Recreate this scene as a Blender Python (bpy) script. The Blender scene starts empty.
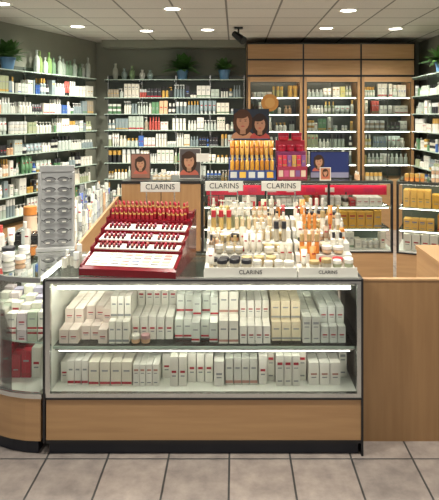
import bpy, math, random
from mathutils import Matrix, Vector
rng = random.Random(7)
S = bpy.context.scene
S.view_settings.view_transform = 'Standard'
S.view_settings.look = 'None'
S.view_settings.exposure = 0.05
EYE = 1.83

# ---------------------------------------------------------------- materials
MATS = {}
def newmat(n):
    m = bpy.data.materials.new(n); m.use_nodes = True
    MATS[n] = m
    return m, m.node_tree.nodes, m.node_tree.links, m.node_tree.nodes['Principled BSDF']
def plain(n, col, rough=.5, metal=0., emit=0., ecol=None, noise=0.06, nscale=8, coat=0):
    m, N, L, P = newmat(n)
    P.inputs['Roughness'].default_value = rough
    P.inputs['Metallic'].default_value = metal
    P.inputs['Coat Weight'].default_value = coat
    tc = N.new('ShaderNodeTexCoord'); nz = N.new('ShaderNodeTexNoise'); nz.inputs['Scale'].default_value = nscale
    L.new(tc.outputs['Object'], nz.inputs['Vector'])
    mx = N.new('ShaderNodeMixRGB')
    mx.inputs[1].default_value = (*[c*(1-noise) for c in col], 1); mx.inputs[2].default_value = (*[min(1, c*(1+noise)) for c in col], 1)
    L.new(nz.outputs['Fac'], mx.inputs[0]); L.new(mx.outputs[0], P.inputs['Base Color'])
    if emit:
        P.inputs['Emission Color'].default_value = (*(ecol or col), 1); P.inputs['Emission Strength'].default_value = emit
    return m
def wood(n, a, b, vertical=False):
    m, N, L, P = newmat(n)
    tc = N.new('ShaderNodeTexCoord'); mp = N.new('ShaderNodeMapping')
    mp.inputs['Scale'].default_value = (9, 9, .7) if vertical else (.8, .8, 12)
    nz = N.new('ShaderNodeTexNoise'); nz.inputs['Scale'].default_value = 3; nz.inputs['Detail'].default_value = 6
    L.new(tc.outputs['Object'], mp.inputs[0]); L.new(mp.outputs[0], nz.inputs['Vector'])
    r = N.new('ShaderNodeValToRGB'); r.color_ramp.elements[0].position = .3; r.color_ramp.elements[1].position = .72
    r.color_ramp.elements[0].color = (*a, 1); r.color_ramp.elements[1].color = (*b, 1)
    L.new(nz.outputs['Fac'], r.inputs[0]); L.new(r.outputs[0], P.inputs['Base Color'])
    P.inputs['Roughness'].default_value = .38
wood('wood', (.41, .235, .11), (.49, .295, .14))
wood('wood_v', (.31, .172, .075), (.38, .22, .10), True)
plain('black', (.012, .012, .014), .3)
plain('rubber', (.012, .014, .022), .55)
plain('chrome', (.6, .62, .6), .25, 1)
plain('frame', (.10, .11, .10), .35, .8)
plain('white', (.68, .66, .59), .4)
plain('deck', (.70, .71, .65), .35)
plain('wallpaint', (.24, .25, .20), .7)
plain('shelfback', (.12, .14, .12), .25)
plain('shelfglass', (.46, .57, .49), .12)
plain('maroon', (.14, .004, .009), .15, coat=.6)
plain('greystand', (.46, .46, .45), .3, .4)
plain('lens', (.02, .02, .022), .15)
plain('tint', (.20, .20, .20), .1)
plain('leaf', (.08, .20, .045), .5, noise=.5, nscale=30)
plain('soil', (.03, .02, .012), .9)
plain('tube', (.95, 1, .9), .4, emit=14, ecol=(1, .98, .86))
plain('tube_dim', (.95, 1, .9), .4, emit=9, ecol=(1, .96, .82))
plain('lamp', (1, .96, .85), .4, emit=12, ecol=(1, .95, .84))
plain('fill_panel', (1, 1, .95), .4, emit=5, ecol=(1, .98, .91))

def glassmat(n, tint, refl=.9):
    m, N, L, P = newmat(n)
    N.remove(P)
    out = [x for x in N if x.type == 'OUTPUT_MATERIAL'][0]
    t = N.new('ShaderNodeBsdfTransparent'); t.inputs[0].default_value = (*tint, 1)
    g = N.new('ShaderNodeBsdfGlossy'); g.inputs['Roughness'].default_value = .03
    fr = N.new('ShaderNodeFresnel'); fr.inputs[0].default_value = 1.35
    mu = N.new('ShaderNodeMath'); mu.operation = 'MULTIPLY'; mu.inputs[1].default_value = refl
    mx = N.new('ShaderNodeMixShader')
    L.new(fr.outputs[0], mu.inputs[0]); L.new(mu.outputs[0], mx.inputs[0])
    L.new(t.outputs[0], mx.inputs[1]); L.new(g.outputs[0], mx.inputs[2]); L.new(mx.outputs[0], out.inputs[0])
glassmat('glass', (.98, .99, .98))
glassmat('glassshelf', (.93, .965, .94))

m, N, L, P = newmat('product')
at = N.new('ShaderNodeAttribute'); at.attribute_name = 'Col'
L.new(at.outputs['Color'], P.inputs['Base Color']); P.inputs['Roughness'].default_value = .35
m, N, L, P = newmat('print')
at = N.new('ShaderNodeAttribute'); at.attribute_name = 'Col'
L.new(at.outputs['Color'], P.inputs['Base Color']); P.inputs['Roughness'].default_value = .3

def tilemat(n, w, mortar, c1, c2, cm, off, rough, bump=True, nscale=12, lo=.72):
    m, N, L, P = newmat(n)
    tc = N.new('ShaderNodeTexCoord'); mp = N.new('ShaderNodeMapping'); mp.inputs['Location'].default_value = off
    br = N.new('ShaderNodeTexBrick'); br.offset = 0; br.squash = 1
    br.inputs['Scale'].default_value = 1; br.inputs['Brick Width'].default_value = w; br.inputs['Row Height'].default_value = w
    br.inputs['Mortar Size'].default_value = mortar; br.inputs['Mortar Smooth'].default_value = .3; br.inputs['Bias'].default_value = 0
    br.inputs['Color1'].default_value = (*c1, 1); br.inputs['Color2'].default_value = (*c2, 1); br.inputs['Mortar'].default_value = (*cm, 1)
    nz = N.new('ShaderNodeTexNoise'); nz.inputs['Scale'].default_value = nscale; nz.inputs['Detail'].default_value = 10; nz.inputs['Roughness'].default_value = .65
    L.new(tc.outputs['Object'], mp.inputs[0]); L.new(mp.outputs[0], br.inputs['Vector']); L.new(tc.outputs['Object'], nz.inputs['Vector'])
    r = N.new('ShaderNodeValToRGB'); r.color_ramp.elements[0].position = .3; r.color_ramp.elements[1].position = .7
    r.color_ramp.elements[0].color = (lo, lo, lo*1.03, 1); r.color_ramp.elements[1].color = (1, 1, 1, 1)
    L.new(nz.outputs['Fac'], r.inputs[0])
    mu = N.new('ShaderNodeMixRGB'); mu.blend_type = 'MULTIPLY'; mu.inputs[0].default_value = 1
    L.new(br.outputs['Color'], mu.inputs[1]); L.new(r.outputs[0], mu.inputs[2]); L.new(mu.outputs[0], P.inputs['Base Color'])
    P.inputs['Roughness'].default_value = rough
    if bump:
        b = N.new('ShaderNodeBump'); b.inputs['Strength'].default_value = .5; b.inputs['Distance'].default_value = .004; b.invert = True
        L.new(br.outputs['Fac'], b.inputs['Height']); L.new(b.outputs[0], P.inputs['Normal'])
tilemat('floortile', .325, .006, (.46, .39, .345), (.37, .32, .29), (.08, .08, .08), (.03, -2.97, 0), .3, True, 9, .55)
tilemat('ceiltile', .61, .014, (.66, .63, .57), (.61, .58, .53), (.20, .19, .17), (.1, .2, 0), .8, True, 60, .85)

# ---------------------------------------------------------------- builder
class B:
    def __init__(s, name):
        s.name = name; s.v = []; s.f = []; s.mi = []; s.c = []; s.sm = []; s.mats = []; s.M = Matrix.Identity(4)
    def mat(s, n):
        if n not in s.mats: s.mats.append(n)
        return s.mats.index(n)
    def add(s, vs, fs, mat, col=(1, 1, 1), smooth=False):
        o = len(s.v); M = s.M
        s.v += [tuple(M @ Vector(p)) for p in vs]
        k = s.mat(mat)
        for f in fs:
            s.f.append([o+i for i in f]); s.mi.append(k); s.c.append(col); s.sm.append(smooth)
    def box(s, x0, x1, y0, y1, z0, z1, mat='product', col=(1, 1, 1)):
        s.add([(x0, y0, z0), (x1, y0, z0), (x1, y1, z0), (x0, y1, z0), (x0, y0, z1), (x1, y0, z1), (x1, y1, z1), (x0, y1, z1)],
              [(0, 3, 2, 1), (4, 5, 6, 7), (0, 1, 5, 4), (1, 2, 6, 5), (2, 3, 7, 6), (3, 0, 4, 7)], mat, col)
    def lathe(s, segs, n=10, mat='product', cx=0, cy=0, sy=1, caps=True):
        cs = [(math.cos(2*math.pi*i/n), math.sin(2*math.pi*i/n)) for i in range(n)]
        for (r0, z0, r1, z1, col) in segs:
            vs = [(cx+r0*a, cy+r0*b*sy, z0) for a, b in cs]+[(cx+r1*a, cy+r1*b*sy, z1) for a, b in cs]
            s.add(vs, [(i, (i+1) % n, n+(i+1) % n, n+i) for i in range(n)], mat, col, True)
        if caps:
            r0, z0, _, _, col = segs[0]
            s.add([(cx+r0*a, cy+r0*b*sy, z0) for a, b in cs], [tuple(range(n))[::-1]], mat, col)
            _, _, r1, z1, col = segs[-1]
            s.add([(cx+r1*a, cy+r1*b*sy, z1) for a, b in cs], [tuple(range(n))], mat, col)
    def prism(s, poly, z0, z1, mat, col=(1, 1, 1)):
        n = len(poly)
        s.add([(x, y, z0) for x, y in poly]+[(x, y, z1) for x, y in poly],
              [tuple(range(n))[::-1], tuple(range(n, 2*n))]+[(i, (i+1) % n, n+(i+1) % n, n+i) for i in range(n)], mat, col)
    def xprism(s, prof, x0, x1, mat, col=(1, 1, 1)):
        n = len(prof)
        s.add([(x0, y, z) for y, z in prof]+[(x1, y, z) for y, z in prof],
              [tuple(range(n)), tuple(range(n, 2*n))[::-1]]+[(i, n+i, n+(i+1) % n, (i+1) % n) for i in range(n)], mat, col)
    def wall(s, path, z0, z1, t, mat, inset=0):
        P = [Vector(p) for p in path]; n = len(P); a = []; b = []
        for i in range(n):
            d = (P[min(i+1, n-1)]-P[max(i-1, 0)]).normalized(); nr = Vector((-d.y, d.x))
            a.append(P[i]+nr*inset); b.append(P[i]+nr*(inset+t))
        for i in range(n-1):
            q = [a[i], a[i+1], b[i+1], b[i]]
            s.add([(p.x, p.y, z0) for p in q]+[(p.x, p.y, z1) for p in q],
                  [(0, 1, 2, 3), (7, 6, 5, 4), (0, 4, 5, 1), (1, 5, 6, 2), (2, 6, 7, 3), (3, 7, 4, 0)], mat)
    def ellipse(s, cx, cz, rx, rz, y, mat, col, n=16, a0=0, a1=2*math.pi):
        k = n if a1-a0 > 6.2 else n+1
        s.add([(cx+rx*math.cos(a0+(a1-a0)*i/n), y, cz+rz*math.sin(a0+(a1-a0)*i/n)) for i in range(k)], [tuple(range(k))], mat, col)
    def rect(s, x0, x1, z0, z1, y, mat, col):
        s.add([(x0, y, z0), (x1, y, z0), (x1, y, z1), (x0, y, z1)], [(0, 1, 2, 3)], mat, col)
    def tubeseg(s, p0, p1, r, mat, col=(1, 1, 1), n=6, r1=None):
        p0 = Vector(p0); p1 = Vector(p1); d = (p1-p0).normalized(); u = d.orthogonal().normalized(); w = d.cross(u); r1 = r if r1 is None else r1
        vs = [tuple(p0+(u*math.cos(2*math.pi*i/n)+w*math.sin(2*math.pi*i/n))*r) for i in range(n)]
        vs += [tuple(p1+(u*math.cos(2*math.pi*i/n)+w*math.sin(2*math.pi*i/n))*r1) for i in range(n)]
        s.add(vs, [(i, (i+1) % n, n+(i+1) % n, n+i) for i in range(n)]+[tuple(range(n))[::-1], tuple(range(n, 2*n))], mat, col)
    def done(s, parent=None):
        me = bpy.data.meshes.new(s.name)
        xs = [p[0] for p in s.v]; ys = [p[1] for p in s.v]; zs = [p[2] for p in s.v]
        o = Vector(((min(xs)+max(xs))/2, (min(ys)+max(ys))/2, min(zs)))
        me.from_pydata([(p[0]-o.x, p[1]-o.y, p[2]-o.z) for p in s.v], [], s.f)
        for n in s.mats: me.materials.append(MATS[n])
        me.polygons.foreach_set('material_index', s.mi); me.polygons.foreach_set('use_smooth', s.sm)
        ca = me.color_attributes.new('Col', 'FLOAT_COLOR', 'CORNER'); buf = []
        for f, c in zip(s.f, s.c): buf += [c[0], c[1], c[2], 1.0]*len(f)
        ca.data.foreach_set('color', buf)
        me.update()
        ob = bpy.data.objects.new(s.name, me); ob.location = o; S.collection.objects.link(ob)
        if parent:
            ob.parent = parent; ob.location = o-parent.location
        return ob

def T(x, y, z, a=0): return Matrix.Translation((x, y, z)) @ Matrix.Rotation(a, 4, 'Z')

# ---------------------------------------------------------------- products (local: base centre at origin, facing -Y)
WHITE = [(.80, .77, .69), (.72, .70, .63), (.84, .80, .70), (.68, .68, .61), (.76, .71, .60)]
RED = (.42, .015, .03); GOLD = (.55, .33, .08); ORANGE = (.66, .24, .05); GREEN = (.12, .26, .13); BLUE = (.06, .14, .42); DARK = (.03, .03, .035)
PEACH = (.64, .40, .24); GREY = (.30, .31, .31)
def sh(c, r=.08):
    k = 1+rng.uniform(-r, r); return tuple(min(1, x*k) for x in c)
def p_box(b, w, d, h, col, acc, lab=0):
    b.box(-w/2, w/2, -d/2, d/2, 0, h, 'product', col)
    y = -d/2-.0007
    if lab % 3 == 0:
        b.rect(-w*.34, w*.34, h*.70, h*.79, y, 'product', acc); b.rect(-w*.28, w*.28, h*.58, h*.62, y, 'product', GREY); b.rect(-w*.3, w*.3, h*.14, h*.19, y, 'product', GREY)
    elif lab % 3 == 1:
        b.rect(-w*.5, w*.5, h*.08, h*.18, y, 'product', acc); b.rect(-w*.3, w*.3, h*.6, h*.67, y, 'product', GREY)
    else:
        b.rect(-w*.3, w*.3, h*.45, h*.53, y, 'product', acc); b.rect(-w*.25, w*.25, h*.32, h*.37, y, 'product', GREY)
def p_bottle(b, r, h, col, cap, lab=0):
    b.lathe([(r*.92, 0, r, h*.04, col), (r, h*.04, r, h*.18, col), (r, h*.18, r, h*.45, sh(WHITE[1]) if lab else col), (r, h*.45, r, h*.62, col), (r, h*.62, r*.45, h*.70, col), (r*.45, h*.70, r*.45, h*.73, cap),
             (r*.55, h*.73, r*.52, h, cap)], 10)
def p_cyl(b, r, h, col, cap):
    b.lathe([(r, 0, r, h*.62, col), (r*.9, h*.62, r*.9, h*.65, GREY), (r, h*.65, r*.97, h, cap)], 10)
def p_jar(b, r, h, col, cap):
    b.lathe([(r*.85, 0, r, h*.15, col), (r, h*.15, r, h*.5, col), (r*.9, h*.5, r*.9, h*.55, GREY), (r*1.03, h*.55, r*1.03, h*.95, cap), (r*1.03, h*.95, r*.95, h, cap)], 12)
def p_tube(b, r, h, col, cap):
    b.lathe([(r*.7, 0, r*.72, h*.2, cap), (r*.95, h*.2, r, h*.3, col)], 10, caps=False)
    n = 10; vs = []
    for i in range(n):
        a = 2*math.pi*i/n; vs.append((r*math.cos(a), r*math.sin(a), h*.3))
    for i in range(n):
        a = 2*math.pi*i/n; vs.append((r*1.15*math.cos(a), r*.12*math.sin(a), h))
    b.add(vs, [(i, (i+1) % n, n+(i+1) % n, n+i) for i in range(n)]+[tuple(range(n, 2*n))], 'product', col, True)
    b.rect(-r*.6, r*.6, h*.6, h*.66, -r*.75, 'product', RED)
def p_pump(b, r, h, col, cap):
    b.lathe([(r, 0, r, h*.6, col), (r, h*.6, r*.4, h*.68, col), (r*.4, h*.68, r*.4, h*.78, cap), (r*.15, h*.78, r*.15, h*.9, cap), (r*.4, h*.9, r*.35, h, cap)], 10)
    b.box(-r*1.3, 0, -r*.15, r*.15, h*.92, h*.98, 'product', cap)
def p_lip(b, r, h, col):
    b.lathe([(r, 0, r, h*.45, (.35, .02, .03)), (r*.85, h*.45, r*.85, h*.6, (.7, .5, .15)), (r*.7, h*.6, r*.7, h*.85, col), (r*.7, h*.85, r*.2, h, col)], 8)

CLAR = [(w, 7) for w in WHITE]
def wpick(pal):
    t = sum(w for _, w in pal); x = rng.uniform(0, t)
    for c, w in pal:
        x -= w
        if x <= 0: return c
    return pal[0][0]
PALSHELF = CLAR+[((.46, .53, .45), 7), (GREEN, 3), ((.24, .30, .31), 8), (BLUE, 1.5), (PEACH, 3), ((.50, .55, .50), 8), (DARK, 5), ((.5, .10, .08), 1.6), (GOLD, 2.5), ((.38, .42, .26), 4), ((.35, .30, .22), 3)]
def fill(b, p0, p1, z, pal, h0, h1, kinds, rows=1, rowgap=.06, gap=.2, capc=None, wr=(.035, .06), setback=.05, nr_=(1, 4)):
    P0 = Vector(p0); P1 = Vector(p1); L = (P1-P0).length; d = (P1-P0)/L; a = math.atan2(d.y, d.x); nr = Vector((-d.y, d.x))
    x = .02
    while x < L-.07:
        kind = rng.choice(kinds); col = sh(wpick(pal)); w = rng.uniform(*wr); h = rng.uniform(h0, h1); n = rng.randint(*nr_)
        cap = capc or rng.choice([(.75, .75, .7), DARK, GOLD, col, (.6, .62, .6), (.75, .75, .7)]); lab = rng.randint(0, 5); acc = rng.choice([RED, RED, GREY, GREEN, BLUE, GOLD]); rr = rng.randint(max(1, rows-1), rows)
        if kind == 'jar': h = min(h, .08)
        for i in range(n):
            if x+w > L-.01: break
            for j in range(rr-1, -1, -1):
                q = P0+d*(x+w/2)+nr*(setback+j*rowgap+rng.uniform(0, .006))
                b.M = T(q.x, q.y, z+.001, a+rng.uniform(-.05, .05))
                if kind == 'box': p_box(b, w*.94, min(w, rowgap)*.9, h, col, acc, lab)
                elif kind == 'bottle': p_bottle(b, w*.45, h, col, cap, lab % 2)
                elif kind == 'cyl': p_cyl(b, w*.42, h, col, cap)
                elif kind == 'jar':
                    p_jar(b, w*.47, h, col, cap)
                    if lab % 2: b.M = b.M @ Matrix.Translation((0, 0, h+.0005)); p_jar(b, w*.47, h, col, cap)
                elif kind == 'tube': p_tube(b, w*.42, h, col, cap)
                elif kind == 'pump': p_pump(b, w*.42, h, col, cap)
            x += w+.003
        if rng.random() < gap: x += rng.uniform(.02, .07)
        else: x += .005
    b.M = Matrix.Identity(4)

# ================================================================ ROOM
b = B('floor'); b.box(-5, 4.5, -2, 10.2, -.06, 0, 'floortile'); f = b.done(); 
def zero(ob):
    o = ob.location.copy(); ob.data.transform(Matrix.Translation(o)); ob.location = (0, 0, 0)
zero(f)
b = B('ceiling'); b.box(-5, 4.5, -2, 10.2, 3.07, 3.15, 'ceiltile'); zero(b.done())
b = B('wall_back'); b.box(-2.5, 4.0, 9.55, 9.65, 0, 3.07, 'wallpaint'); b.done()
LW = [(-3.98, 4.9), (-2.36, 9.48)]
b = B('wall_left'); b.wall(LW, 0, 3.07, .1, 'wallpaint'); b.done()
b = B('wall_right'); b.box(3.15, 3.25, 4.6, 9.55, 0, 3.07, 'wallpaint'); b.done()

ld = (Vector(LW[1])-Vector(LW[0])).normalized(); ln = Vector((ld.y, -ld.x))
LV = [.50, .77, 1.04, 1.31, 1.58, 1.85, 2.12, 2.42]
def shelving(name, p0, p1, levels, depth, upr, topz, mat='shelfglass', z0=.36):
    b = B(name); P0 = Vector(p0); P1 = Vector(p1); L = (P1-P0).length; d = (P1-P0)/L; a = math.atan2(d.y, d.x)
    b.M = T(P0.x, P0.y, 0, a)
    b.box(0, L, depth-.02, depth, z0, topz, 'shelfback')
    b.box(0, L, .08, depth, 0, z0, 'wood')
    for z in levels:
        b.box(0, L, 0, depth-.021, z-.012, z, mat)
    n = max(1, round(L/upr))
    for i in range(n+1):
        x = L*i/n
        b.box(max(0, x-.012), min(L, x+.012), depth-.05, depth-.022, z0, topz, 'chrome')
        for z in levels:
            b.box(max(0, x-.006), min(L, x+.006), .02, depth-.05, z-.04, z-.013, 'chrome')
    b.M = Matrix.Identity(4)
    return b.done()
BKA = (-2.16, 9.22); BKB = (.16, 9.22)
shelving('wall_shelving_unit', BKA, BKB, LV, .3, .6, 2.5)
LSA = Vector((-3.68, 5.0)); LSB = Vector((-2.24, 9.06))
shelving('wall_shelving_unit', tuple(LSA), tuple(LSB), LV, .27, .75, 2.5)
K = ['box', 'box', 'box', 'bottle', 'bottle', 'cyl', 'jar', 'tube', 'pump']
b = B('shelf_cosmetics')
for i, z in enumerate(LV[:-1]): fill(b, (BKA[0]+.03, BKA[1]), (BKB[0]-.03, BKB[1]), z, PALSHELF, .12, .23, K, 2, .08, .12, wr=(.035, .075), setback=.05)
b.done()
b = B('shelf_cosmetics')
for i, z in enumerate(LV[:-1]): fill(b, tuple(LSA+ld*.05), tuple(LSB-ld*.05), z, PALSHELF, .12, .23, K, 2, .08, .12, wr=(.04, .08), setback=.05)
b.done()
b = B('trim_1'); b.box(-2.2, .17, 9.2, 9.54, 2.95, 3.068, 'wallpaint'); b.done()

# wood wall cabinet with three glazed bays
b = B('wall_display_cabinet')
cx0, cx1, cy0, cy1 = .19, 2.87, 8.9, 9.5
zt = 2.98; hz = 2.46
b.box(cx0, cx1, cy0, cy1, hz, zt, 'wood')
b.box(cx0, cx1, cy0-.006, cy0, 2.70, 2.725, 'black'); b.box(cx0, cx1, cy0-.006, cy0, hz-.02, hz+.01, 'black')
b.box(cx0, cx1, cy0-.006, cy0, zt-.02, zt, 'black')
bays = [(.19, 1.09), (1.09, 2.01), (2.01, 2.87)]
b.box(cx0, cx1, cy1-.03, cy1, 0, hz, 'shelfback')
for i, (a0, a1) in enumerate(bays):
    for xx in ((a0, a0+.055), (a1-.055, a1)):
        b.box(xx[0], xx[1], cy0, cy1-.03, .8, hz-.02, 'wood_v')
    b.box(a0-.012 if i else a0, a0+.012, cy0-.008, cy0, .8, zt, 'black')
    for z in LV[2:-1]:
        b.box(a0+.055, a1-.055, cy0+.06, cy1-.03, z-.012, z, 'shelfglass')
        b.tubeseg((a0+.07, cy0+.066, z-.020), (a1-.07, cy0+.066, z-.020), .0045, 'tube', n=6)  # thin tubes added under the shelves to brighten the bays
    b.box(a0+.055, a1-.055, cy0+.002, cy0+.02, hz-.10, hz-.02, 'wood')  # board added to keep the header tube out of sight
    b.tubeseg((a0+.06, cy0+.045, hz-.035), (a1-.06, cy0+.045, hz-.035), .014, 'tube', n=8)
    xm = (a0+a1)/2
    for (d0, d1) in ((a0+.057, xm-.002), (xm+.002, a1-.057)):
        b.box(d0, d1, cy0+.022, cy0+.027, .82, hz-.105, 'glass')
        b.box(d0, d0+.008, cy0+.020, cy0+.029, .82, hz-.105, 'frame'); b.box(d1-.008, d1, cy0+.020, cy0+.029, .82, hz-.105, 'frame')
        b.box(d0, d1, cy0+.020, cy0+.029, hz-.12, hz-.105, 'frame')
b.box(cx1-.015, cx1, cy0-.008, cy0, .8, zt, 'black')
b.box(cx0, cx1, cy0, cy1, 0, .8, 'wood'); b.done()
b = B('shelf_cosmetics')
for (a0, a1) in bays:
    for z in LV[2:-1]: fill(b, (a0+.06, cy0+.06), (a1-.06, cy0+.06), z, PALSHELF+[((.55, .5, .2), 6)], .12, .22, K, 2, .08, .3, wr=(.035, .08), setback=.06)
b.done()
RA = (2.78, 8.80); RB = (2.78, 5.2)
shelving('wall_shelving_unit', RA, RB, LV, .3, .8, 2.5)
b = B('shelf_cosmetics')
for z in LV[:-1]: fill(b, (2.78, 8.75), (2.78, 5.25), z, PALSHELF, .11, .20, K, 1, .08, .2, wr=(.045, .09), setback=.06)
b.done()

# ================================================================ FRONT DISPLAY COUNTER
X0, X1, Y0, Y1, H = -1.015, .677, 3.0, 3.6, .954
b = B('glass_display_counter')
b.box(X0+.01, X1-.01, Y0+.02, Y1-.01, 0, .075, 'rubber')
b.box(X0, X1, Y0, Y1, .075, .31, 'wood')
b.box(X0, X1, Y0-.004, Y0, .066, .082, 'black')
b.box(X0, X1, Y0-.006, Y0+.02, .31, .335, 'chrome'); b.box(X0, X1, Y0-.008, Y0, .302, .312, 'black')
b.box(X0+.02, X1-.02, Y0+.02, Y1-.03, .31, .335, 'deck')
b.box(X0+.02, X1-.02, Y1-.03, Y1-.01, .335, .93, 'deck')
b.box(X0-.004, X0+.022, Y0-.006, Y0+.02, .335, .935, 'chrome'); b.box(X1-.022, X1, Y0-.006, Y0+.02, .335, .935, 'chrome')
b.box(X0-.016, X0-.004, Y0-.008, Y0+.02, 0.07, .95, 'black'); b.box(X1, X1+.012, Y0-.008, Y1, 0.0, .95, 'black')
b.box(X0, X0+.02, Y0+.02, Y1-.03, .335, .935, 'deck'); b.box(X1-.02, X1, Y0+.02, Y1-.03, .335, .935, 'glass')
b.box(X0, X1, Y0-.008, Y0+.02, .925, .954, 'chrome'); b.box(X0, X1, Y0-.01, Y0-.008, .938, .946, 'black')
b.box(X0+.022, X1-.022, Y0+.001, Y0+.006, .335, .925, 'glass')
b.box(X0, X1, Y0+.02, Y1, .940, .954, 'glassshelf')
b.box(X0, X1, Y1-.03, Y1, .925, .940, 'chrome')
b.box(X0+.03, X1-.03, Y0+.022, Y0+.06, .905, .938, 'white')
b.tubeseg((X0+.05, Y0+.042, .892), (X1-.05, Y0+.042, .892), .012, 'tube', n=10)
MS = .565
b.box(X0+.022, X1-.022, Y0+.05, Y1-.03, MS-.01, MS, 'glassshelf'); b.box(X0+.022, X1-.022, Y0+.046, Y0+.05, MS-.012, MS+.002, 'shelfglass')
b.box(X0+.03, X1-.03, Y0+.050, Y0+.068, MS-.022, MS-.0105, 'chrome'); b.tubeseg((X0+.05, Y0+.062, MS-.027), (X1-.05, Y0+.062, MS-.027), .0038, 'tube', n=6)  # light strip added under the mid shelf to brighten the lower row
for xx in (-.45, .12):
    b.box(xx-.006, xx+.006, Y1-.045, Y1-.031, .335, .925, 'chrome'); b.box(xx-.004, xx+.004, Y0+.08, Y1-.045, MS-.03, MS-.0105, 'chrome')
case = b.done()

b = B('boxed_cosmetics')
PW = [(w, 5) for w in WHITE]+[((.86, .83, .76), 12), ((.74, .64, .46), 1.3), ((.64, .66, .61), 4), ((.74, .64, .58), 1.5)]
def case_fill(xa, xb, z, hr, yfront, yback, top):
    x = xa
    while x < xb-.04:
        w = rng.uniform(.034, .060); h = rng.uniform(*hr); n = rng.randint(1, 5); col = sh(wpick(PW), .04); lab = rng.randint(0, 5); dd = rng.choice([.045, .055, .065])
        acc = rng.choice([RED, RED, GREY, (.5, .25, .2)])
        start = yfront+rng.choice([0, 0, .01, .02, .04])
        stack_at = rng.choice([1, 2, 2, 3, 9])
        if rng.random() < .07:
            for i in range(2):
                b.M = T(x+.03+.055*i, yfront+.02, z, 0); p_jar(b, .025, .045, sh(PEACH) if rng.random() < .5 else sh(WHITE[0]), rng.choice([(.7, .68, .6), (.5, .3, .3)]))
            start = yfront+.06
        for i in range(n):
            if x+w > xb: break
            y = start+dd/2+rng.choice([0, 0, 0, dd]); k = 0
            while y+dd/2 < yback:
                b.M = T(x+w/2, y, z, rng.uniform(-.04, .04)); p_box(b, w*.95, dd*.94, h, sh(col, .04), acc, lab)
                if k >= stack_at and 2*h < top:
                    b.M = T(x+w/2, y, z+h+.0005, rng.uniform(-.04, .04)); p_box(b, w*.95, dd*.94, h, sh(col, .04), acc, lab)
                y += dd; k += 1
            x += w+.002
        x += rng.uniform(.001, .006)
    b.M = Matrix.Identity(4)
case_fill(X0+.04, X1-.04, MS+.001, (.075, .15), Y0+.085, Y1-.05, .28)
case_fill(X0+.04, X1-.04, .336, (.11, .18), Y0+.075, Y1-.05, .18)
b.done()

# ================================================================ CURVED WING COUNTER (left)
C = (-1.045, 3.55); R = .55
arc = [(C[0]-R*math.sin(math.radians(t)), C[1]-R*math.cos(math.radians(t))) for t in range(0, 91, 9)]
outer = arc+[(-1.80, 6.0)]
inner = [(-1.25, 6.0), (-1.04, 3.62)]
poly = outer+inner
b = B('curved_glass_counter')
def shrink(poly, k):
    n = len(poly); res = []
    for i in range(n):
        p = Vector(poly[i]); a = (p-Vector(poly[i-1])).normalized(); c = (Vector(poly[(i+1) % n])-p).normalized()
        d = (a+c); d = d.normalized() if d.length > 1e-6 else a
        nr = Vector((d.y, -d.x))*1.0
        cosv = max(.4, (Vector((a.y, -a.x))).dot(nr)); q = p+nr*(k/cosv); res.append((q.x, q.y))
    return res
b.prism(shrink(poly, .02), 0, .075, 'rubber')
b.prism(poly, .075, .31, 'wood')
b.prism(shrink(poly, -.006), .305, .33, 'chrome')
b.prism(shrink(poly, .01), .33, .336, 'deck')
b.wall(outer, .336, .928, -.006, 'glass')
b.wall(outer, .928, .954, -.02, 'chrome', inset=.006)
b.prism(shrink(poly, .015), .942, .952, 'glassshelf')
b.prism(shrink(poly, .03), .590, .598, 'glassshelf')
b.wall(outer, .590, .598, -.006, 'shelfglass', inset=-.025)
b.wall([(-1.25, 6.0), (-1.04, 3.62)], .31, .954, -.02, 'wood')
b.wall([(-1.255, 6.0), (-1.045, 3.62)], .0, .31, .012, 'wood')
for i in (len(arc)-1,):
    px, py = outer[i]; b.box(px-.008, px+.012, py-.01, py+.01, .33, .93, 'chrome')
b.tubeseg((-1.09, 3.72, .915), (-1.26, 5.9, .915), .012, 'tube', n=8)
b.tubeseg((-1.06, 3.08, .925), (-1.06, 3.58, .925), .009, 'tube', n=8)
b.done()

b = B('boxed_cosmetics')
def area_fill(z, cells):
    for (x, y, a, col, h, w, d) in cells:
        b.M = T(x, y, z, a); p_box(b, w, d, h, col, RED, rng.randint(0, 5))
cells = []
for i in range(6):
    for j in range(5):
        x = -1.42+.058*i; y = 3.20+.062*j
        if (x-C[0])**2+(y-C[1])**2 < (R-.06)**2 or y > 3.5:
            col = sh((.50, .015, .04)) if i < 5 and rng.random() < .85 else sh(WHITE[0]); cells.append((x, y, 0, col, .13+.02*(i % 3)+.008*j, .052, .056))
area_fill(.337, cells)
cells = []
for i in range(6):
    for j in range(5):
        x = -1.40+.060*i; y = 3.22+.066*j
        if (x-C[0])**2+(y-C[1])**2 < (R-.07)**2 or y > 3.5:
            col = sh(rng.choice([WHITE[0], WHITE[2], (.45, .42, .55), (.7, .6, .62), (.52, .58, .46)])); cells.append((x, y, 0, col, .07+.06*rng.random()+.015*j, .054, .060))
area_fill(.599, cells)
b.M = Matrix.Identity(4)
for z, pl in ((.337, PALSHELF), (.599, CLAR+[((.50, .6, .42), 4), (PEACH, 3)])):
    fill(b, (-1.70, 5.85), (-1.50, 3.75), z, pl, .10, .22, ['box', 'box', 'jar'], 4, .075, .1, wr=(.05, .07), setback=.06)
b.done()

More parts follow.
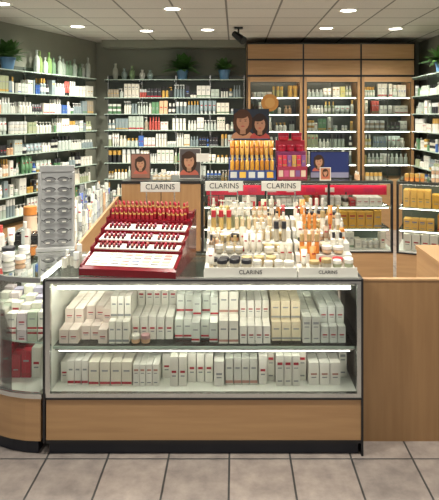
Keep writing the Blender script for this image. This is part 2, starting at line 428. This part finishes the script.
# ================================================================ TESTER TRAYS ON COUNTER
ZT = .9545
b = B('lipstick_tester_display'); b.M = T(-.545, 3.300, ZT, math.radians(-8))
w = .262
BK = .235
prof = [(-.275, 0), (-.275, .040), (-.13, .085), (-.13, .105), (-.06, .120), (-.06, .140), (.03, .158), (.03, .182), (.12, .200), (.12, .230), (.178, .238), (.178, .268), (BK, .274)]
b.xprism(prof+[(BK, 0)], -w, w, 'maroon')
b.xprism([(-.288, .0), (-.288, .036), (-.262, .048), (-.262, 0)], -w-.010, w+.010, 'maroon')
sp = [(y, z+.012) for y, z in prof[1:]]
for (xa, xb) in ((-w-.010, -w), (w, w+.010)): b.xprism([(-.275, 0)]+sp+[(BK, 0)], xa, xb, 'maroon')
def on(y):
    for (a0, z0), (a1, z1) in zip(prof[1:], prof[2:]):
        if a0 <= y <= a1 and a1 > a0: return z0+(z1-z0)*(y-a0)/(a1-a0)
    return .27
for (a, c) in ((-.262, -.134), (-.126, -.064), (-.056, .026), (.034, .116)):
    b.xprism([(a, on(a)+.0005), (a, on(a)+.007), (c, on(c)+.007), (c, on(c)+.0005)], -w+.014, w-.014, 'white')
base = b.M.copy()
for r_, y in enumerate((-.112, -.082, -.040, -.008, .05, .082)):
    for i in range(17):
        if i in (5, 11): continue
        x = -.216+.027*i
        b.M = base @ Matrix.Translation((x, y, on(y)+.0065)) 
        c = sh(rng.choice([(.30, .01, .02), (.38, .02, .04), (.22, .01, .02), (.45, .10, .10), (.42, .16, .12), (.34, .08, .14)]), .2)
        b.lathe([(.0088, 0, .0088, .011, (.07, .01, .014)), (.0070, .011, .0070, .020, c), (.0070, .020, .002, .025, c)], 7)
for y, dx in ((.138, 0), (.162, .014), (.193, 0), (.217, .014)):
    for i in range(17):
        x = -.235+.0275*i+dx
        if rng.random() < .08: continue
        b.M = base @ Matrix.Translation((x, y, on(y)+.0005)); p_lip(b, .0098, .062, sh(rng.choice([(.45, .02, .04), (.5, .12, .1), (.3, .01, .03)])))
for r_, y in enumerate((-.240, -.212, -.182, -.154)):
    for i in range(8):
        x = -.20+.057*i
        b.M = base @ Matrix.Translation((x, y, on(y)+.0072)) @ Matrix.Rotation(math.atan2(.045, .145), 4, 'X')
        if r_ in (1, 3) or i % 2: b.box(-.022, .022, -.009, .009, 0, .003, 'product', sh(rng.choice([(.5, .34, .24), (.38, .18, .15), (.18, .22, .32), (.52, .24, .22), (.30, .36, .28), (.45, .40, .22)])))
        else: b.box(-.022, .022, -.004, .004, 0, .002, 'product', DARK)
b.done()

def stepped(name, x0, x1, yaw=0, steps=5):
    b = B(name); cx = (x0+x1)/2; w = (x1-x0)/2
    b.M = T(cx, 3.02, ZT, yaw)
    prof = [(0, 0), (0, .035)]
    y = 0; z = .035
    tops = []
    dep = .10
    for i in range(steps):
        y1 = (i+1)*dep+.03*(i == 0); prof.append((y1, z+.006)); tops.append(((y+y1)/2, z+.006)); z += .05
        if i < steps-1: prof.append((y1, z))
        y = y1
    prof.append((y, 0))
    b.xprism(prof, -w, w, 'white')
    b.box(-w, w, -.006, 0, .0, .050, 'white'); b.box(-w-.004, -w, -.006, y, 0, .03, 'white'); b.box(w, w+.004, -.006, y, 0, .03, 'white')
    ob = b.done(); return tops, cx, w, ob
def label(parent, txt, x, y, z, size, rotx=math.pi/2, col='black', yaw=0):
    cu = bpy.data.curves.new('lettering', 'FONT'); cu.body = txt; cu.size = size; cu.align_x = 'CENTER'; cu.align_y = 'CENTER'; cu.extrude = .0004
    cu.materials.append(MATS[col]); o = bpy.data.objects.new('lettering', cu); S.collection.objects.link(o)
    o.rotation_euler = (rotx, 0, yaw); o.parent = parent; o.location = Vector((x, y, z))-parent.location
CLP = [((.70, .66, .56), 9), ((.60, .47, .29), 5), (PEACH, 3), ((.60, .22, .05), 1.2), ((.36, .38, .24), 3), ((.42, .05, .05), 1.4), (DARK, 1.0), ((.46, .41, .31), 5), ((.52, .36, .12), 3), ((.30, .20, .12), 2.5)]
def stock(name, tops, cx, w, ob, hot=0):
    b = B(name)
    for si, (y, z) in enumerate(tops):
        for sub in ((-.014, .028) if si else (-.03, .02)):
            x = -w+.03
            base_h = rng.uniform(.08, .12); k = 'bottle'; run = 0; c = None
            while x < w-.03:
                if run <= 0:
                    run = rng.randint(1, 3); c = wpick(CLP); r = rng.uniform(.012, .019)
                    if hot and rng.random() < .35: c = ORANGE
                    k = rng.choice(['bottle', 'cyl', 'tube', 'jar', 'pump', 'bottle']) if si else rng.choice(['jar', 'jar', 'jar', 'tube'])
                    if k == 'jar': r = rng.uniform(.022, .029)
                    h = min(.14, base_h*rng.uniform(.75, 1.25)); cap = rng.choice([(.72, .69, .60), (.72, .69, .60), (.72, .69, .60), (.45, .03, .04), DARK, (.45, .33, .15), (.62, .52, .36)])
                run -= 1
                if x+r > w-.008: break
                b.M = T(cx+x+r-.012, 3.02+y+sub, ZT+z+.001, rng.uniform(-.3, .3)); cc = sh(c)
                if k == 'jar': p_jar(b, r, rng.uniform(.035, .05), cc, cap)
                elif k == 'bottle': p_bottle(b, r, h, cc, cap, 1)
                elif k == 'cyl': p_cyl(b, r*.8, h, cc, cap)
                elif k == 'tube': p_tube(b, r, h, cc, cap)
                else: p_pump(b, r*.85, h, cc, cap)
                x += 2*r+rng.uniform(.004, .018)
    b.M = Matrix.Identity(4); b.done(parent=ob)
tp, cx, w, ob = stepped('skincare_tester_tray', -.165, .332); label(ob, 'CLARINS', cx, 3.0125, ZT+.026, .032); stock('tester_bottles', tp, cx, w, ob)
tp, cx, w, ob = stepped('skincare_tester_tray', .345, .66); label(ob, 'CLARINS', cx, 3.0125, ZT+.026, .026); stock('tester_bottles', tp, cx, w, ob, 1)

def sign(px, y, z, wd=.25, hh=.06):
    b = B('counter_sign'); b.box(px-wd/2, px+wd/2, y, y+.006, z-hh/2, z+hh/2, 'white')
    b.box(px-wd/2-.003, px+wd/2+.003, y+.006, y+.009, z-hh/2-.003, z+hh/2+.003, 'chrome')
    zb = ZT+.0005
    for s_ in (-1, 1):
        b.tubeseg((px+s_*wd*.36, y+.012, zb), (px+s_*wd*.36, y+.012, z), .004, 'chrome')
        b.box(px+s_*wd*.36-.02, px+s_*wd*.36+.02, y+.0, y+.022, zb, zb+.006, 'chrome')
    ob = b.done(); label(ob, 'CLARINS', px, y-.001, z, .048)
sign(-.48, 3.577, 1.368); sign(-.07, 3.565, 1.376, .24); sign(.295, 3.565, 1.376)

# ================================================================ ITEMS ON LEFT WING
b = B('sunglasses_display_stand'); b.M = T(-1.17, 3.66, ZT, math.radians(12))
b.box(-.12, .12, -.08, .08, 0, .02, 'greystand')
b.xprism([(-.03, .02), (.04, .50), (.06, .50), (.05, .02)], -.11, .11, 'greystand')
b.box(-.11, .11, .03, .065, .50, .54, 'greystand')
b.box(-.112, -.100, -.035, .05, .02, .50, 'greystand'); b.box(.100, .112, -.035, .05, .02, .50, 'greystand')
bm = b.M.copy()
for i in range(7):
    z = .05+.066*i; y = -.03+.07*(z-.02)/.48-.022
    for sx in (-1, 1):
        b.M = bm @ Matrix.Translation((sx*.042, y-.004, z+.004))
        n = 14; ring = [(.034*math.cos(t*2*math.pi/n), -.002*abs(math.cos(t*2*math.pi/n)), .017*math.sin(t*2*math.pi/n)) for t in range(n)]
        b.add(ring+[(x, yy+.004, zz) for x, yy, zz in ring], [tuple(range(n)), tuple(range(n, 2*n))[::-1]]+[(k, (k+1) % n, n+(k+1) % n, n+k) for k in range(n)], 'tint')
        b.M = bm
        for t in range(0, 7):
            a0 = math.pi*t/7; a1 = math.pi*(t+1)/7
            b.tubeseg((sx*.042+.036*math.cos(a0), y-.005, z+.004+.018*math.sin(a0)), (sx*.042+.036*math.cos(a1), y-.005, z+.004+.018*math.sin(a1)), .0026, 'lens', n=4)
        b.tubeseg((sx*.083, y, z+.010), (sx*.098, y+.04, z+.006), .003, 'lens'); b.box(sx*.05-.012, sx*.05+.012, y-.008, y-.0065, z-.004, z+.004, 'white')
b.M = Matrix.Identity(4); b.done()

b = B('brush_tray'); b.M = T(-1.46, 3.98, ZT, math.radians(8))
b.box(-.11, .11, -.07, .07, 0, .012, 'black')
for (a0, a1, c0, c1) in ((-.11, .11, -.07, -.062), (-.11, .11, .062, .07), (-.11, -.102, -.062, .062), (.102, .11, -.062, .062)): b.box(a0, a1, c0, c1, .012, .03, 'black')
for i in range(8):
    x = -.085+.023*i
    b.tubeseg((x, -.05, .019), (x+.01, .02, .022), .004, 'black'); b.tubeseg((x+.01, .02, .022), (x+.013, .04, .024), .007, 'chrome'); b.tubeseg((x+.013, .04, .024), (x+.014, .058, .025), .008, 'product', (.35, .2, .1))
b.M = Matrix.Identity(4); b.done()
def loose(name, items):
    b = B(name)
    for (x, y, k, r, h, c, cap) in items:
        b.M = T(x, y, ZT, rng.uniform(-.4, .4)); {'jar': p_jar, 'bottle': p_bottle, 'cyl': p_cyl, 'tube': p_tube, 'pump': p_pump}[k](b, r, h, c, cap)
    b.M = Matrix.Identity(4); return b.done()
loose('cotton_pad_jar', [(-1.56, 4.25, 'cyl', .05, .18, (.72, .5, .35), ORANGE)])
it = []
for i in range(34):
    y = 4.4+i*.046; t = (y-3.6)/2.4; xi = -1.13-.19*t; 
    for k in range(rng.randint(1, 3)):
        c = sh(rng.choice([(.70, .70, .64), (.62, .65, .6), (.5, .48, .42), (.08, .12, .35), PEACH, (.45, .5, .45), (.2, .22, .2)])); it.append((xi-.0-.11*k-rng.uniform(0, .03), y, rng.choice(['bottle', 'cyl', 'tube', 'pump']), rng.uniform(.016, .022), rng.uniform(.09, .19), c, rng.choice([(.72, .72, .66), GREY, c, DARK])))
loose('cosmetic_bottles', it)
loose('tester_jars', [(-1.36, 3.35, 'jar', .035, .05, WHITE[0], (.8, .78, .7)), (-1.27, 3.30, 'jar', .03, .045, PEACH, (.8, .78, .7)), (-1.42, 3.5, 'jar', .04, .05, (.6, .62, .6), DARK), (-1.33, 3.52, 'jar', .035, .05, WHITE[0], (.7, .7, .66)),
                       (-1.50, 3.74, 'tube', .022, .12, WHITE[0], WHITE[1]), (-1.43, 3.80, 'bottle', .025, .15, (.6, .66, .62), WHITE[0]), (-1.36, 3.66, 'tube', .02, .13, WHITE[2], WHITE[0]), (-1.52, 3.62, 'bottle', .024, .16, WHITE[0], (.7, .1, .08))])
loose('cosmetic_bottles', [(-1.29, 4.0, 'bottle', .024, .16, WHITE[1], WHITE[0]), (-1.24, 4.10, 'pump', .022, .17, WHITE[1], WHITE[0]), (-1.31, 4.18, 'bottle', .026, .19, WHITE[1], DARK), (-1.22, 4.22, 'cyl', .022, .15, WHITE[2], WHITE[0])])
it = []
for i in range(7): it.append((-.98+.035*(i % 4), 3.2+.06*(i//4)+.05*(i % 2), rng.choice(['cyl', 'bottle', 'jar']), .016, rng.choice([.06, .09, .12]), sh((.55, .52, .45)), rng.choice([(.75, .75, .7), GREY])))
loose('tester_bottles', it)

# ================================================================ BACK COUNTER
BY, BH = 6.0, 1.12
def bcase(name, p0, p1, depth=.6, posts=4, wooden=False, pal=None):
    P0 = Vector(p0); P1 = Vector(p1); L = (P1-P0).length; d = P1-P0; a = math.atan2(d.y, d.x)
    b = B(name); b.M = T(P0.x, P0.y, 0, a)
    b.box(0, L, .02, depth, 0, .07, 'rubber'); b.box(0, L, 0, depth, .07, .36, 'wood')
    if wooden:
        b.box(0, L, 0, .03, .36, BH-.02, 'wood_v')
        b.box(0, L, 0, depth, BH-.02, BH, 'frame'); b.box(0, L, -.006, 0, BH-.03, BH, 'black'); b.box(L/2-.004, L/2+.004, -.002, 0, .37, BH-.03, 'black')
    else:
        b.box(.02, L-.02, .0, .006, .38, BH-.03, 'glass')
        b.box(0, L, -.006, .02, BH-.03, BH, 'frame'); b.box(0, L, 0, depth, .36, .38, 'deck')
        b.box(0, L, .02, depth, BH-.012, BH, 'glassshelf')
        for i in range(posts+1):
            x = .012+(L-.024)*i/posts; b.box(x-.012, x+.012, -.006, .02, .36, BH-.03, 'black')
        for z in (.60, .84): b.box(.02, L-.02, .06, depth-.05, z-.01, z, 'glassshelf'); b.box(.02, L-.02, .055, .06, z-.01, z, 'shelfglass')
        b.tubeseg((.03, .032, BH-.026), (L-.03, .032, BH-.026), .009, 'tube_dim', n=8)
        b.tubeseg((.03, .065, .582), (L-.03, .065, .582), .004, 'tube_dim', n=6); b.tubeseg((.03, .065, .822), (L-.03, .065, .822), .004, 'tube_dim', n=6)
    b.box(0, L, depth-.02, depth, .38, BH-.03, 'shelfback')
    b.box(0, L, -.008, 0, .35, .365, 'black')
    return b.done()
bcase('glass_showcase', (-.36, BY), (1.70, BY), posts=3)
bcase('glass_showcase', (1.73, BY-.02), (2.50, BY-.34), posts=1)
bcase('wooden_counter', (-1.22, BY), (-.37, BY), wooden=True)
b = B('boxed_cosmetics')
PG = [((.72, .40, .06), 6), ((.8, .48, .12), 3), ((.65, .28, .04), 2)]; PWW = CLAR+[(PEACH, 3), ((.6, .62, .55), 8), (DARK, 2)]
for z in (.841,):
    fill(b, (-.32, BY), (1.66, BY), z, CLAR+[(RED, 12)], .05, .10, ['box', 'jar'], 3, .08, .1, wr=(.05, .08), setback=.10)
    b.box(-.31, 1.65, BY+.07, BY+.08, z+.12, z+.225, 'product', (.66, .015, .06))
    for i in range(9): b.box(-.28+.21*i, -.18+.21*i, BY+.066, BY+.07, z+.15, z+.20, 'product', sh(rng.choice([(.75, .5, .5), (.55, .02, .08), (.8, .7, .65)])))
fill(b, (-.32, BY), (.75, BY), .601, PWW, .08, .19, ['box', 'box', 'jar', 'bottle'], 3, .08, .1, wr=(.05, .08), setback=.09)
fill(b, (.80, BY), (1.66, BY), .601, PG, .15, .19, ['box'], 3, .08, .05, wr=(.07, .09), setback=.09)
fill(b, (-.32, BY), (1.66, BY), .381, CLAR+PG, .08, .19, ['box', 'box', 'jar'], 3, .08, .1, wr=(.05, .08), setback=.09)
b.done()
b = B('boxed_cosmetics')
for z, pl in ((.381, CLAR+PG), (.601, PG), (.841, PG)):
    fill(b, (1.77, BY-.04), (2.46, BY-.33), z, pl, .1, .19, ['box'], 3, .08, .05, wr=(.06, .09), setback=.09)
b.done()

SKIN = (.50, .26, .155)
def face(b, cx, cz, r, y, hair=(.05, .025, .015), top=(.5, .12, .08)):
    b.ellipse(cx, cz-r*2.0, r*1.35, r*.9, y+.0002, 'print', top, 16, 0, math.pi)
    b.ellipse(cx, cz-r*.15, r*1.12, r*1.55, y, 'print', hair); b.rect(cx-r*.32, cx+r*.32, cz-r*1.5, cz-r*.7, y-.0008, 'print', tuple(c*.8 for c in SKIN))
    b.ellipse(cx, cz-r*.1, r*.72, r*.98, y-.0014, 'print', SKIN)
    b.ellipse(cx-r*.25, cz+r*.66, r*.8, r*.38, y-.0016, 'print', hair)
    for s_ in (-1, 1):
        b.ellipse(cx+s_*r*.3, cz, r*.13, r*.05, y-.002, 'print', (.06, .03, .025)); b.ellipse(cx+s_*r*.3, cz+r*.17, r*.18, r*.03, y-.002, 'print', (.15, .07, .04))
    b.rect(cx-r*.04, cx+r*.04, cz-r*.38, cz-r*.1, y-.002, 'print', (.44, .22, .13)); b.ellipse(cx, cz-r*.6, r*.22, r*.07, y-.002, 'print', (.45, .08, .07))
def poster(name, cx, y, z0, w, h, bg, faces=(), yaw=0, frame='black', strip=None):
    b = B(name); b.M = T(cx, y, z0, yaw)
    b.box(-w/2, w/2, 0, .015, 0, h, frame); b.box(-w*.35, w*.35, .015, .10, 0, .008, frame)
    b.rect(-w/2+.008, w/2-.008, .008, h-.008, -.001, 'print', bg)
    if strip: b.rect(-w/2+.008, w/2-.008, .008, h*.22, -.0014, 'print', strip)
    for (fx, fz, r) in faces: face(b, fx, fz, r, -.0018)
    b.M = Matrix.Identity(4); return b.done()
ZB = BH+.001
b = B('suncare_display_stand'); b.M = T(.19, BY+.28, ZB, 0)
b.box(-.26, .26, -.16, .16, 0, .10, 'product', (.03, .06, .20)); b.box(-.26, .26, -.04, .16, .10, .22, 'product', (.04, .08, .26)); b.box(-.25, .25, .13, .16, .22, .42, 'product', (.04, .07, .22))
bm = b.M.copy()
for row, (yy, zz) in enumerate(((-.10, .10), (.04, .22))):
    for i in range(9):
        b.M = bm @ Matrix.Translation((-.22+.055*i, yy, zz)); c = sh(rng.choice([(.68, .33, .04), (.75, .42, .08), (.6, .25, .03)]))
        if row: p_tube(b, .024, .20, c, (.6, .4, .12))
        else: p_bottle(b, .023, .16, c, (.65, .45, .15), 0)
b.M = bm
for i in range(5): b.rect(-.24+.10*i, -.17+.10*i, .02, .085, -.1607, 'product', sh(rng.choice([(.7, .4, .06), (.6, .6, .55), (.1, .25, .5)])))
b.box(-.21, .20, .12, .135, .42, .78, 'product', (.02, .03, .05)); b.rect(-.20, .19, .43, .48, .1185, 'product', (.05, .12, .3))
face(b, -.10, .64, .10, .117, (.08, .03, .012), (.50, .26, .15)); face(b, .095, .61, .085, .1165, (.03, .015, .01), (.45, .08, .07))
ring = [(.21+.10*math.cos(2*math.pi*i/24), .85+.10*math.sin(2*math.pi*i/24)) for i in range(24)]
b.add([(x, .125, z) for x, z in ring]+[(x, .137, z) for x, z in ring], [tuple(range(24)), tuple(range(24, 48))[::-1]]+[(i, 24+i, 24+(i+1) % 24, (i+1) % 24) for i in range(24)], 'product', (.66, .30, .07))
b.ellipse(.21, .85, .06, .06, .1235, 'product', (.75, .42, .13), 20)
b.tubeseg((.20, .145, .3), (.20, .145, .80), .006, 'chrome'); b.box(-.02, .02, .135, .145, .36, .7, 'black')
b.M = Matrix.Identity(4); b.done()
b = B('gift_set_display'); b.M = T(.63, BY+.28, ZB, 0)
b.box(-.165, .165, -.14, .14, 0, .14, 'product', (.30, .03, .06)); b.box(-.165, .165, -.02, .14, .14, .30, 'product', (.22, .04, .12)); b.box(-.165, .165, .08, .14, .30, .42, 'product', (.36, .02, .04))
bm = b.M.copy()
for i in range(6):
    b.M = bm @ Matrix.Translation((-.13+.052*i, -.08, .14)); p_box(b, .045, .045, .12, sh(rng.choice([(.45, .22, .34), (.6, .05, .08), (.7, .62, .5), (.25, .1, .28), (.6, .35, .1)])), GOLD, i)
for i in range(3):
    b.M = bm @ Matrix.Translation((-.10+.1*i, .03, .30)); p_jar(b, .040, .07, (.5, .02, .05), (.35, .01, .03))
for i in range(2):
    b.M = bm @ Matrix.Translation((-.075+.15*i, .11, .42)); p_jar(b, .06, .09, (.5, .03, .05), (.30, .01, .03))
b.M = bm
for i in range(5): b.rect(-.15+.062*i, -.10+.062*i, .03, .10, -.1405, 'product', sh(rng.choice([(.7, .55, .4), (.5, .1, .2), (.2, .1, .25)])))
b.M = Matrix.Identity(4); b.done()
poster('promotional_poster', 1.06, BY+.25, ZB, .44, .30, (.025, .04, .15), [(-.12, .19, .055)], strip=(.25, .24, .34))
poster('portrait_card', -.50, BY+.2, ZB, .24, .34, (.10, .09, .09), [(-.01, .20, .078)], frame='white')
poster('promotional_poster', -1.05, BY+.2, ZB, .22, .28, (.30, .14, .10), [(0, .17, .058)], frame='frame')
poster('portrait_card', .98, BY+.05, ZB, .12, .14, (.5, .2, .1), [(0, .085, .03)], frame='white')
b = B('tester_bottles')
fill(b, (1.30, BY), (1.68, BY), ZB-.001, CLP, .06, .14, ['bottle', 'jar', 'tube'], 2, .1, .3, setback=.08)
b.done()
b = B('tester_bottles')
fill(b, (-.92, BY), (-.65, BY), ZB-.001, CLP, .06, .12, ['bottle', 'jar', 'tube'], 2, .1, .3, setback=.08)
b.done()
b = B('tester_bottles'); fill(b, (1.78, BY-.04), (2.46, BY-.33), ZB-.001, CLP+[(BLUE, 3)], .08, .2, ['bottle', 'jar', 'tube', 'box'], 2, .1, .3, setback=.08); b.done()
b = B('wire_sign_stand'); b.box(-.37, -.33, BY+.06, BY+.10, ZB, ZB+.006, 'chrome'); b.tubeseg((-.35, BY+.08, ZB), (-.35, BY+.08, ZB+.2), .004, 'chrome'); b.box(-.42, -.28, BY+.07, BY+.075, ZB+.2, ZB+.29, 'white'); b.done()

# ================================================================ RIGHT PANEL + RIGHT CABINET
b = B('counter_gate_panel')
b.box(.692, 1.20, 3.13, 3.16, .0, .90, 'wood_v'); b.box(.692, 1.20, 3.126, 3.164, .90, .91, 'wood'); b.box(.69, .694, 3.125, 3.13, 0, .91, 'black'); b.box(1.195, 1.2, 3.125, 3.13, 0, .91, 'black')
b.box(.72, .76, 3.16, 3.19, .1, .8, 'wood_v'); b.box(1.12, 1.16, 3.16, 3.19, .1, .8, 'wood_v'); b.done()
b = B('wooden_counter'); b.box(1.22, 1.80, 3.2, 3.75, .07, .93, 'wood'); b.box(1.24, 1.78, 3.22, 3.73, 0, .07, 'rubber'); b.box(1.215, 1.805, 3.19, 3.76, .93, .955, 'wood'); b.box(1.23, 1.79, 3.195, 3.2, .1, .11, 'black'); b.done()

# ================================================================ PLANTS
def plant(x, y, z, r=.2, n=60, pot=(.12, .26, .45), ph=.16, droop=.3, away=(0, 1)):
    b = B('potted_plant'); b.M = T(x, y, z); aw = Vector((away[0], away[1], 0)).normalized()
    b.lathe([(.07, 0, .095, ph*.85, pot), (.105, ph*.85, .105, ph, pot)], 14); b.lathe([(.09, ph-.01, .09, ph+.002, (.03, .02, .01))], 12, 'soil')
    for i in range(n):
        a = rng.uniform(0, 6.283); el = rng.uniform(.1, 1.4); l = r*rng.uniform(.6, 1.1); d = Vector((math.cos(a)*math.cos(el), math.sin(a)*math.cos(el), math.sin(el)))
        k_ = d.dot(aw)
        if k_ > 0: d = (d-aw*k_*.9).normalized() if (d-aw*k_*.9).length > .1 else Vector((0, 0, 1))
        sd = d.cross(Vector((0, 0, 1))).normalized() if abs(d.z) < .99 else Vector((1, 0, 0)); vs = []; N_ = 4
        for k in range(N_+1):
            t = k/N_; q = Vector((0, 0, ph))+d*l*t-Vector((0, 0, droop*l*t*t)); wd = l*.13*math.sin(math.pi*min(.95, t*.9+.08)); vs += [tuple(q-sd*wd), tuple(q+sd*wd)]
        b.add(vs, [(2*k, 2*k+1, 2*k+3, 2*k+2) for k in range(N_)], 'leaf', smooth=True)
    b.M = Matrix.Identity(4); b.done()
ZP = LV[-1]+.001
plant(-.88, 9.34, ZP, .40, 140); plant(-.18, 9.34, ZP, .29, 90)
p = LSA+ld*2.40-ln*.10; plant(p.x, p.y, ZP, .34, 100, away=(-ln.x, -ln.y))
plant(2.93, 7.9, ZP, .34, 90, away=(1, 0))
b = B('glass_vases')
for i, x in enumerate((-2.0, -1.85, -1.72, -1.55, -1.42)):
    b.M = T(x, 9.33, ZP); c = sh(rng.choice([(.25, .32, .3), (.4, .42, .36), (.2, .3, .15), (.5, .5, .45)])); h = rng.uniform(.16, .30)
    b.lathe([(.03, 0, .05, h*.35, c), (.05, h*.35, .045, h*.6, c), (.045, h*.6, .018, h*.8, c), (.018, h*.8, .026, h, c)], 12)
b.M = Matrix.Identity(4); b.done()
b = B('glass_vases')
for i in range(15):
    q = LSA+ld*(3.0+.085*i)-ln*(.12+rng.uniform(-.03, .03))
    if i in (5, 11): continue
    b.M = T(q.x, q.y, ZP); c = sh(rng.choice([(.16, .28, .09), (.20, .30, .10), (.30, .36, .30), (.12, .20, .12), (.40, .44, .4)])); h = rng.uniform(.20, .34)
    b.lathe([(.035, 0, .045, h*.3, c), (.045, h*.3, .04, h*.65, c), (.04, h*.65, .014, h*.78, c), (.014, h*.78, .020, h, c)], 10)
b.M = Matrix.Identity(4); b.done()

# ================================================================ CEILING FIXTURES
def downlight(x, y, power=165):
    b = B('recessed_downlight'); b.M = T(x, y, 3.07)
    n = 24
    b.lathe([(.115, -.012, .125, -.0005, (1, 1, 1)), (.09, -.006, .115, -.012, (1, 1, 1))], n, 'white', caps=False)
    b.add([(.09*math.cos(2*math.pi*i/n), .09*math.sin(2*math.pi*i/n), -.005) for i in range(n)], [tuple(range(n))[::-1]], 'lamp')
    b.M = Matrix.Identity(4); ob = b.done()
    ld_ = bpy.data.lights.new('bulb', 'SPOT'); ld_.energy = power; ld_.color = (1, .96, .85); ld_.spot_size = math.radians(140); ld_.spot_blend = .8; ld_.shadow_soft_size = .08
    lo = bpy.data.objects.new('bulb', ld_); S.collection.objects.link(lo); lo.parent = ob; lo.location = Vector((x, y, 3.04))-ob.location
for (x, y) in ((-.73, 6.5), (1.34, 6.6), (1.30, 7.95), (-.40, 8.1), (-1.5, 5.0), (.3, 4.2), (-.7, 3.7), (1.9, 5.0), (-.9, 2.3), (.7, 2.3), (-2.6, 6.2), (2.3, 8.0)):  # those nearer the camera are added out of view for general light
    downlight(x, y)
downlight(-2.2, 7.8, 200); downlight(-1.3, 8.2, 200)
def fill_panel(x, y, w=.58, l=1.18):
    b = B('offscreen_fill_panel'); b.box(x-w/2, x+w/2, y-l/2, y+l/2, 3.055, 3.0695, 'white'); b.box(x-w/2+.02, x+w/2-.02, y-l/2+.02, y+l/2-.02, 3.050, 3.0548, 'fill_panel'); b.done()
for (x, y) in ((-1.8, 3.6), (0.0, 3.4), (1.8, 3.6), (-1.0, .6), (1.0, .6)): fill_panel(x, y)  # glowing ceiling panels added out of view for overall illumination
b = B('ceiling_track_spotlight'); b.M = T(.05, 7.9, 3.07)
b.box(-.06, .06, -.06, .06, -.02, -.0005, 'black'); b.tubeseg((0, 0, -.02), (0, 0, -.10), .012, 'black'); b.tubeseg((-.06, .06, -.08), (.07, -.07, -.20), .045, 'black', n=12, r1=.06)
b.M = Matrix.Identity(4); b.done()

W = bpy.data.worlds.new('W'); S.world = W; W.use_nodes = True
W.node_tree.nodes['Background'].inputs[0].default_value = (1, .98, .94, 1); W.node_tree.nodes['Background'].inputs[1].default_value = .36
cd = bpy.data.cameras.new('camera'); co = bpy.data.objects.new('camera', cd); S.collection.objects.link(co); S.camera = co
co.location = (0, 0, EYE); co.rotation_euler = (math.pi/2, 0, 0)
cd.sensor_fit = 'VERTICAL'; cd.sensor_height = 24; cd.lens = 24*558/500
cd.shift_x = (219.5-235)/500; cd.shift_y = -(250-115)/500
cd.clip_start = .05
